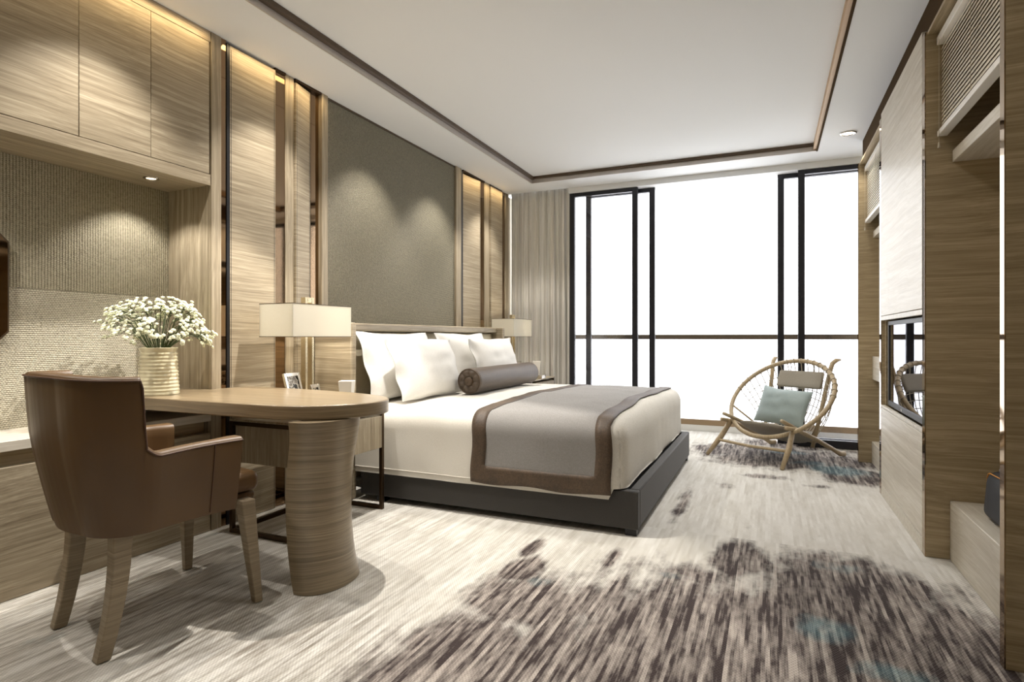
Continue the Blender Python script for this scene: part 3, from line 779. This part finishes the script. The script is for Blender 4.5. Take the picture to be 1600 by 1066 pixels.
# foot end: drop between the near and far edges
for k in range(1, 13):
    z = DZ1-(DZ1-DZ0)*k/12
    rows.append([dmap((DX1, y, min(zz, z))) if zz > z else dmap((DX1, y, zz)) for y, zz in prof])
nv = len(prof)
flat = [p for r_ in rows for p in r_]
fl = []
for i, p in enumerate(flat):
    if p.x > -.80 and DY0+.06 < p.y < DY1-.06 and p.z < .243: p.z = .243
    if p.x > -.760 and p.z < .243: p.z = .243
fs = [(i*nv+j, (i+1)*nv+j, (i+1)*nv+j+1, i*nv+j+1) for i in range(len(rows)-1) for j in range(nv-1)]
b.add(flat, fs)
b.build('duvet_cloth', M['white_linen'], dv, smooth=True)
# hem line
hm = MB(); hm.tube([dmap((x, DY0, DZ0+.035), .0015) for x in xs[:58]], .0022, 6); hm.build('hem', M['white_linen'], dv, smooth=True)
# runner
rn = thing('bed_runner', 'grey bed throw with brown velvet border across the foot of the bed', 'bed throw', (0, 0, 0))
RX0, RX1 = -1.605, -.775
prof_r = profile(DY0, DY1, .206, DZ1, 16, 64)
nxr = 28
def rpt(i, j, off=.009):
    t = i/nxr; y, z = prof_r[j]
    wob = .012*math.sin(y*4.1+1)+.008*math.sin(y*9)+.006*math.sin(z*18)
    x = RX0+(RX1-RX0)*t+wob*(1 if t < .5 else .8)
    if j in (0, len(prof_r)-1): z += .006*math.sin(x*14)
    return dmap((x, y, z), off)
def rquad(sel, off):
    b = MB(); nv = len(prof_r); b.add([rpt(i, j, off) for i in range(nxr+1) for j in range(nv)], [(i*nv+j, (i+1)*nv+j, (i+1)*nv+j+1, i*nv+j+1) for i in range(nxr) for j in range(nv-1) if sel(i, j)])
    return b
NB, NJ = 3, 4
brd = lambda i, j: i < NB or i >= nxr-NB or j < NJ or j >= len(prof_r)-1-NJ
rquad(lambda i, j: not brd(i, j), .0085).build('throw_panel', M['grey_throw'], rn, smooth=True)
rquad(brd, .010).build('velvet_border', M['brown_velvet'], rn, smooth=True, solid=.004)

# pillows
def pillow(loc, w, h, t, lean, label, seed, name='pillow', mat='pillow_white', cat='pillow', grp='white bed pillows', rz=PI/2, flange=.035, roll=0.0, pinch=.05, seam=True):
    """w along local x, h along local z (stands up), t thickness along y; base at loc"""
    p = thing(name, label, cat, loc, rz, grp)
    rn_ = random.Random(seed); nU, nV = 44, 32
    ce, se = math.cos(lean), math.sin(lean)
    def pt(u, v, side):
        a, c = 2*u-1, 2*v-1
        fl_ = flange/(w/2); k = max(0, min(1, (1-abs(a))/fl_-1)) if flange else 1
        aa = min(1, abs(a)/(1-fl_)) if flange else abs(a)
        prof_ = max(0, (1-aa**2.6))**.55*max(0, (1-abs(c)**2.6))**.55
        th = .5*t*prof_+.0025
        th += (noise.noise(Vector((a*2.2+seed, c*2.2, side*3)))*.009+noise.noise(Vector((a*5+seed, c*3, side*5)))*.002)*prof_
        # sides pull in, corners stay out
        x = a*w/2*(1-pinch*(1-c*c)*abs(a)); z = h/2+c*h/2*(1-pinch*1.3*(1-a*a)*abs(c))
        z += .012*noise.noise(Vector((a*1.6+seed*3, c, 7)))
        y = side*th
        if flange: y += .010*math.sin(c*6+seed)*(1-k)
        X = x*math.cos(roll)-(z-h/2)*math.sin(roll); Z = (z-h/2)*math.cos(roll)+x*math.sin(roll)+h/2
        return (X, y*ce+Z*se*1.0, Z*ce-y*se)
    b = MB(); b.grid(lambda u, v: pt(u, v, -1), nU, nV); b.grid(lambda u, v: pt(u, v, 1), nU, nV)
    b.build('pillow_case', M[mat], p, smooth=True)
    if seam:
        s = MB(); s.tube([pt(*q, 0) for q in [(i/30, 0) for i in range(31)]+[(1, i/20) for i in range(1, 21)]+[(1-i/30, 1) for i in range(1, 31)]+[(0, 1-i/20) for i in range(1, 20)]], .0028, 5, closed=True)
        s.build('edge_seam', M[mat], p, smooth=True)
    return p
# local y (+) points to -X after rz=90deg : lean back towards headboard
PZ = .622
pillow((-2.36, 3.53, PZ), .86, .48, .17, math.radians(17), 'back white pillow near the desk, leaning on the headboard', 1)
pillow((-2.36, 4.53, PZ), .86, .48, .17, math.radians(17), 'back white pillow on the far half of the headboard', 2)
pillow((-2.160, 3.56, PZ+.002), .84, .43, .155, math.radians(18), 'front white pillow nearest the desk, standing on the duvet', 3)
pillow((-2.160, 4.70, PZ+.004), .86, .43, .155, math.radians(18), 'front white pillow behind the far part of the bolster', 4)
# bolster
bo = thing('bolster', 'shimmering brown velvet bolster cushion lying before the pillows', 'cushion', (-2.012, 4.35, .722))
r = .094; hl = .58
pr_ = [(r*.90, -hl), (r*.985, -hl+.008), (r, -hl+.03), (r*1.01, -hl/2), (r*1.015, 0), (r*1.005, hl/2), (r, hl-.03), (r*.985, hl-.008), (r*.9, hl)]
b = MB(); seg = 40
vs_ = [(q*math.cos(2*PI*k/seg), y, q*math.sin(2*PI*k/seg)) for q, y in pr_ for k in range(seg)]
b.add(vs_, [(i*seg+k, i*seg+(k+1) % seg, (i+1)*seg+(k+1) % seg, (i+1)*seg+k) for i in range(len(pr_)-1) for k in range(seg)])
b.build('bolster_body', M['bolster'], bo, smooth=True)
for s in (-1, 1):
    b = MB(); seg = 64
    ring = []
    for q in (1.0, .86, .7, .55, .42, .36):
        for k in range(seg):
            a = 2*PI*k/seg; pl = abs(math.sin(4*a)); dep = .013*math.sin(PI*min(1, max(0, (1-q)/.64)))*(.35+pl)
            ring.append((r*.92*q*math.cos(a), s*(hl-.002+dep), r*.92*q*math.sin(a)))
    b.add(ring, [(i*seg+k, i*seg+(k+1) % seg, (i+1)*seg+(k+1) % seg, (i+1)*seg+k) for i in range(5) for k in range(seg)])
    e = b.build('end_cap', M['bolster'], bo, smooth=True)
    b = MB(); b.add([(q*math.cos(2*PI*k/24), s*(hl+y), q*math.sin(2*PI*k/24)) for q, y in ((r*.36, 0), (r*.35, .008), (r*.25, .013), (r*.05, .015)) for k in range(24)],
                    [(i*24+k, i*24+(k+1) % 24, (i+1)*24+(k+1) % 24, (i+1)*24+k) for i in range(3) for k in range(24)]+[tuple(72+k for k in range(24))])
    b.build('button', M['brown_velvet'], e, smooth=True)
    b = MB(); b.tube([(r*.955*math.cos(2*PI*k/48), s*(hl-.002), r*.955*math.sin(2*PI*k/48)) for k in range(48)], .0042, 6, closed=True)
    b.build('piping', M['brown_velvet'], bo, smooth=True)

# ------------------------------------------------------------------ hoop chair
az = -.582
hc = thing('hoop_chair', 'round ash hoop lounge chair with white cord netting by the window', 'chair', (-.21, 5.24, 0), az)
# local x = right, local y = backward
HCY, HCZ, HR, PH = .449, .52, .441, .781; HCX = .055
def hp(t, rr=1.0, dz=0.0):
    return Vector((HCX+HR*rr*math.cos(t), HCY+HR*rr*math.sin(t)*math.cos(PH)-dz*math.sin(PH), HCZ+HR*rr*math.sin(t)*math.sin(PH)+dz*math.cos(PH)))
MB().tube([hp(2*PI*i/96) for i in range(96)], .0190, 12, closed=True).build('hoop', M['ash'], hc, smooth=True)
def bar(pts, w, d):
    pts = [Vector(p) for p in pts]; secs = []
    for i, p in enumerate(pts):
        t = (pts[min(i+1, len(pts)-1)]-pts[max(i-1, 0)]).normalized(); a = t.cross(Vector((1, 0, 0))); a.normalize(); s_ = a.cross(t).normalized()
        ww = w[i] if isinstance(w, list) else w; dd = d[i] if isinstance(d, list) else d
        ring = []
        for k in range(10):
            an = 2*PI*k/10; ring.append(p+s_*ww*math.cos(an)+a*dd*math.sin(an))
        secs.append(ring)
    return MB().sweep(secs)
for s in (-1, 1):
    cx = HCX*.35
    bar([(cx+s*.295, .215, .292), (cx+s*.325, .11, .15), (s*.356, -.005, .004)], [.019, .021, .015], [.026, .028, .016]).build('leg', M['ash'], hc, smooth=True)
    bar([(cx+s*.305, .10, .318), (cx+s*.305, .25, .290), (cx+s*.315, .50, .195), (cx+s*.325, .76, .082), (cx+s*.33, .86, .034), (cx+s*.33, .935, .026)], [.015, .016, .016, .015, .016, .016], [.017, .019, .019, .018, .022, .024]).build('rear_leg', M['ash'], hc, smooth=True)
    bar([(cx+s*.275, .09, .372), (cx+s*.265, .22, .325), (cx+s*.25, .45, .235), (cx+s*.235, .66, .145)], [.014, .015, .014, .013], [.015, .016, .015, .014]).build('seat_rail', M['ash'], hc, smooth=True)
    bar([(cx+s*.235, .60, .10), (cx+s*.245, .69, .34), (cx+s*.265, .785, .66), (cx+s*.275, .815, .77), (cx+s*.280, .832, .815), (cx+s*.292, .872, .842), (cx+s*.300, .915, .846)], [.015, .016, .017, .018, .019, .020, .017], [.019, .02, .021, .021, .020, .018, .010]).build('back_post', M['ash'], hc, smooth=True)
for sgn in (-1, 1):
    MB().tube([hp(PI/2+sgn*math.radians(108)), Vector((HCX*.35-sgn*.225, .60, .19))], .0085, 8).build('brace', M['ash'], hc, smooth=True)
MB().tube([(-.33, .09, .135), (0, .09, .125), (.33, .09, .135)], .0125, 8).build('stretcher', M['ash'], hc, smooth=True)
MB().tube([(-.235, .66, .145), (.255, .66, .145)], .015, 8).build('seat_bar', M['ash'], hc, smooth=True)
# netting: cords from the upper hoop down to the seat bar, crossed by arcs
def foot_pt(k): return Vector((-.215+.45*k, .65, .16))
def cord(k, f):
    t = math.radians(172-164*k); top = hp(t); bot = foot_pt(k)
    m = top.lerp(bot, f); sag = math.sin(PI*f)*(.055+.05*math.sin(PI*k))
    return m+Vector((0, sag, -sag*.3))
b = MB(); NC = 21
for i in range(NC): b.tube([cord(i/(NC-1), f/8) for f in range(9)], .0038, 5)
for f in (.16, .25, .34, .43, .53, .64, .76): b.tube([cord(k/40, f) for k in range(41)], .0036, 5)
b.build('cord_netting', M['rope'], hc, smooth=True)
b = MB()
for i in range(NC):
    t = math.radians(172-164*i/(NC-1)); ct = hp(t); tg = (hp(t+.01)-ct).normalized(); u = tg.orthogonal().normalized(); v = tg.cross(u)
    b.tube([ct+(u*math.cos(2*PI*k/12)+v*math.sin(2*PI*k/12))*.0218 for k in range(12)], .0031, 5, closed=True)
b.build('cord_wraps', M['rope'], hc, smooth=True)
def seat_fn(sd):
    def g(u, v):
        a = 2*PI*u; rr = v
        x = HCX*.7+.30*rr*math.cos(a)*1.02; y = .40+.245*rr*math.sin(a)
        e = max(0, 1-rr**3)**.5
        return (x, y, .305-.42*(y-.155)+.014+sd*.030*e+.04*(rr*rr)*abs(math.cos(a))*.5)
    return g
b = MB(); b.grid(seat_fn(1), 48, 10); b.grid(seat_fn(-1), 48, 10)
b.build('seat_cushion', M['grey_cushion'], hc, smooth=True)
hd = rbox(-.205, .205, -.02, .02, -.078, .078, .016, 8)
q = Matrix.Rotation(math.radians(-22), 3, 'X')
hd.v = [tuple(q @ Vector(v)+Vector((HCX+.005, .738, .665))) for v in hd.v]
hd.build('headrest', M['grey_cushion'], hc, smooth=True)
b = MB()
for x in (-.1, .12): b.tube([(HCX+x, .76, .70), (HCX+x, .775, .77), hp(PI/2+(-x)*2.2)+Vector((0, 0, .018))], .004, 5)
b.build('headrest_strap', M['grey_cushion'], hc, smooth=True)
tp = pillow((.062, 5.508, .290), .46, .335, .115, math.radians(24), 'pale teal cushion leaning in the round hoop chair', 9, 'throw_cushion', 'teal', 'cushion', None, az+.0, 0.0, math.radians(-3), .05, False)

# ------------------------------------------------------------------ right side joinery
def divider(y0, y1, label, wood_='wood_dark_x', top=2.50):
    d = thing('divider_panel', label, 'panel', (0, y0, 0), 0, 'upright dividers of the right joinery')
    box('board', M[wood_], XR+.004, 1.285, 0, y1-y0, .002, top, d)
    box('mirror_edge', M['gold_mirror'], XR, XR+.0038, .001, y1-y0-.001, .002, top, d, label='mirror-bright champagne metal edge')
    return d
divider(2.306, 2.346, 'nearest dark oak upright at the right picture edge', top=2.698)
divider(3.338, 3.388, 'oak upright between the near open bay and the television cabinet')
divider(4.535, 4.595, 'oak upright between the television cabinet and the far bay')
divider(5.637, 5.685, 'last oak upright of the joinery, next to the window')
def bay(y0, y1, label, mid_block):
    s = thing('shelf_bay', label, 'shelving', (0, y0, 0), 0, 'open shelf bays')
    w = y1-y0
    box('back_board', M['wood_dark_y'], 1.262, 1.285, .002, w-.002, .002, 2.50, s)
    box('top_board', M['wood_dark_y'], XR+.01, 1.26, .002, w-.002, 2.485, 2.50, s)
    box('shelf', M['lacquer_y'], .783, 1.26, .002, w-.002, 1.868, 1.922, s, .002)
    box('bench', M['lacquer_y'], .773, 1.26, .002, w-.002, .002, .28 if not mid_block else .18, s, .003)
    if mid_block: box('drawer_block', M['lacquer_y'], .778, 1.26, .002, w-.002, .694, .885, s, .002)
    return s
bay(2.347, 3.337, 'open oak bay with bench, shelf and blind, nearest on the right', False)
bay(4.596, 5.636, 'open oak bay with drawer block beyond the television cabinet', True)
def blind(y0, y1, label):
    t = thing('venetian_blind', label, 'blind', (.742, (y0+y1)/2, 0), 0, 'venetian blinds')
    h = (y1-y0)/2
    box('head_rail', M['blind_rail'], -.022, .022, -h, h, 2.425, 2.462, t, .002)
    b = MB(); n = 20
    for i in range(n):
        z = 2.035+(2.41-2.035)*i/(n-1); a = math.radians(74); w = .011
        dx, dz = w*math.cos(a), w*math.sin(a)
        b.extrude([(-dx, -h, z-dz), (0, -h, z+.0015), (dx, -h, z+dz), (0, -h, z-.0002)], (0, 2*h, 0))
    b.build('slats', M['blind'], t)
    box('bottom_rail', M['blind_rail'], -.02, .02, -h, h, 1.993, 2.018, t, .002)
    b = MB()
    for k in (-.8, 0, .8):
        for x in (-.0165, .0165): b.tube([(x, h*k, 2.0185), (x, h*k, 2.4245)], .0009, 5)
    b.build('ladder_cord', M['rope'], t)
    b = MB(); b.tube([(-.026, h-.06, 2.43), (-.026, h-.06, 1.95)], .0012, 5); b.tube([(-.026, h-.06, 1.95), (-.026, h-.06, 1.925)], [.003, .006], 8)
    b.build('pull_cord', M['rope'], t)
    return t
blind(2.352, 3.330, 'cream venetian blind in the nearest open bay')
blind(4.602, 5.628, 'cream venetian blind in the far bay by the window')
tc = thing('television_cabinet', 'tall pale glossy oak cabinet with a television niche', 'cabinet', (0, 3.389, 0))
W = 4.534-3.389
b = MB()
b.box(XR+.022, 1.285, 0, W, 1.166, 2.50); b.box(XR+.022, 1.285, 0, W, .002, .578)
b.box(XR+.13, 1.285, 0, W, .578, 1.166); b.box(XR+.022, XR+.13, 0, .012, .578, 1.166); b.box(XR+.022, XR+.13, W-.035, W, .578, 1.166)
b.build('cabinet_body', M['wood_dark_y'], tc)
box('upper_door', M['lacquer_y'], XR, XR+.0215, .004, W-.004, 1.186, 2.528, tc, .002)
box('niche_rail', M['lacquer_x'], XR, XR+.0215, .004, W-.004, 1.156, 1.183, tc, .002)
box('lower_rail', M['lacquer_x'], XR, XR+.0215, .004, W-.004, .583, .598, tc, .001)
box('lower_door', M['lacquer_y'], XR, XR+.0215, .004, W-.004, .078, .580, tc, .002)
box('plinth', M['lacquer_x'], XR, XR+.0215, .004, W-.004, .002, .075, tc, .001)
tv = thing('television', 'flat television with grey frame and mirror-like dark screen in the niche', 'television', (XR+.03, 3.405, .604))
TW, TH = 1.075, .545
b = MB(); f_ = .026
b.box(0, .03, 0, f_, 0, TH); b.box(0, .03, TW-f_, TW, 0, TH); b.box(0, .03, f_, TW-f_, TH-f_, TH); b.box(0, .03, f_, TW-f_, 0, f_+.006)
b.build('bezel', plain('television bezel', (62, 60, 61), .5), tv, bevel=.002)
b = MB(); b.box(-.0012, -.0002, .648, .654, .008, .022); b.box(-.0012, -.0002, .630, .644, .008, .0105); b.box(-.0012, -.0002, .640, .644, .0105, .017)
b.build('logo_mark', M['blind_rail'], tv)
box('screen', M['screen'], .006, .026, f_, TW-f_, f_+.006, TH-f_, tv)
box('back_housing', M['black'], .031, .095, .1, TW-.1, .05, TH-.05, tv)
# bag on the bench
bg = thing('travel_bag', 'navy travel bag with orange piping on the near bay bench', 'bag', (.958, 2.80, .281))
def bagf(o, hx, hy, hz):
    k = (o.z+hz)/(2*hz); o.x *= 1-.10*k; o.y *= 1-.05*k
    return o
rbox(-.135, .135, -.30, .30, 0, .205, .045, 12, bagf).build('bag_body', M['navy'], bg, smooth=True)
b = MB()
for xx in (-.112, .112):
    b.tube([(xx, .288, .150), (xx, .286, .170), (xx, .272, .188)]+[(xx, .255-.51*i/16, .193+.006*math.sin(PI*i/16)) for i in range(17)]+[(xx, -.272, .188), (xx, -.286, .170), (xx, -.288, .150)], .0028, 6)
b.build('piping', M['orange'], bg, smooth=True)
rbox(-.085, .085, -.25, .25, .198, .222, .01, 6).build('top_panel', M['bag_grey'], bg, smooth=True, label='grey top panel')
for s in (-1, 1):
    b = MB(); b.tube([(s*.06, -.12, .215), (s*.062, -.09, .27), (s*.062, 0, .295), (s*.062, .09, .27), (s*.06, .12, .215)], .009, 8); b.build('handle', M['navy'], bg, smooth=True)
b2 = thing('backpack', 'upright navy backpack with orange trim behind the travel bag', 'bag', (1.178, 2.86, .281))
rbox(-.068, .068, -.18, .24, 0, .27, .06, 12).build('bag_body', M['navy'], b2, smooth=True)
b = MB(); b.tube([(-.06, -.14+.34*i/16, .243+.014*math.sin(PI*i/16)) for i in range(17)], .004, 6); b.build('piping', M['orange'], b2, smooth=True)

# ------------------------------------------------------------------ light
w = bpy.data.worlds.new('sky'); sc.world = w; w.use_nodes = True
bgd = w.node_tree.nodes['Background']; bgd.inputs[0].default_value = (.97, .985, 1, 1); bgd.inputs[1].default_value = 3.3
def light(name, typ, loc, energy, color, rot=(0, 0, 0), **kw):
    d = bpy.data.lights.new(name, typ); d.energy = energy; d.color = color
    for k, v in kw.items(): setattr(d, k, v)
    o = bpy.data.objects.new(name, d); C.objects.link(o); o.location = loc; o.rotation_euler = rot; return o
p = light('window_portal', 'AREA', (-.5, 6.5, 1.35), 1.0, (1, 1, 1), (-PI/2, 0, 0), shape='RECTANGLE', size=3.4, size_y=2.7)
p.data.cycles.is_portal = True
WARM = (1.0, .945, .87)
def spot(x, y, z, e, size=94, blend=.35, col=WARM, r=.015, rot=(0, 0, 0), name='ceiling_or_fill_spot'):
    return light(name, 'SPOT', (x, y, z), e, col, rot, spot_size=math.radians(size), spot_blend=blend, shadow_soft_size=r)
for y in (.62, 1.62, 2.6, 3.57, 4.52, 5.45): spot(-2.40, y, ZC-.01, 60, blend=.6, r=.015)
spot(-1.9, 2.7, ZT-.01, 210, 76, .25, r=.012, rot=(math.radians(-14), 0, 0))
for x, y, e in ((-.1, 2.2, 54), (-.5, 3.7, 66), (-.4, 5.0, 95)): spot(x, y, ZT-.01, e, 150, .9, (1, .965, .91), r=.15)  # wide soft fill lamps added to brighten floor and room, not real fixtures
spot(-2.906, 1.988, 1.855, 14, 110, .5, name='niche_spot')
spot(-2.906, 1.1, 1.855, 14, 110, .5, name='niche_spot')
spot(.579, 5.425, ZC-.02, 12, 90, .5)
for y in (2.69+.06, 5.715+.06): light('lamp_bulb', 'POINT', (-2.525, y, NZ+.53), 9, (1, .91, .78), shadow_soft_size=.034)
for y0, y1 in ((.3, 2.2), (2.35, 3.1), (5.06, 6.05)):
    light('led_strip', 'AREA', (-2.70, (y0+y1)/2, ZC-.008), 1.1*(y1-y0), (1, .74, .40), (0, math.radians(35), 0), shape='RECTANGLE', size=.03, size_y=y1-y0, spread=math.radians(100))
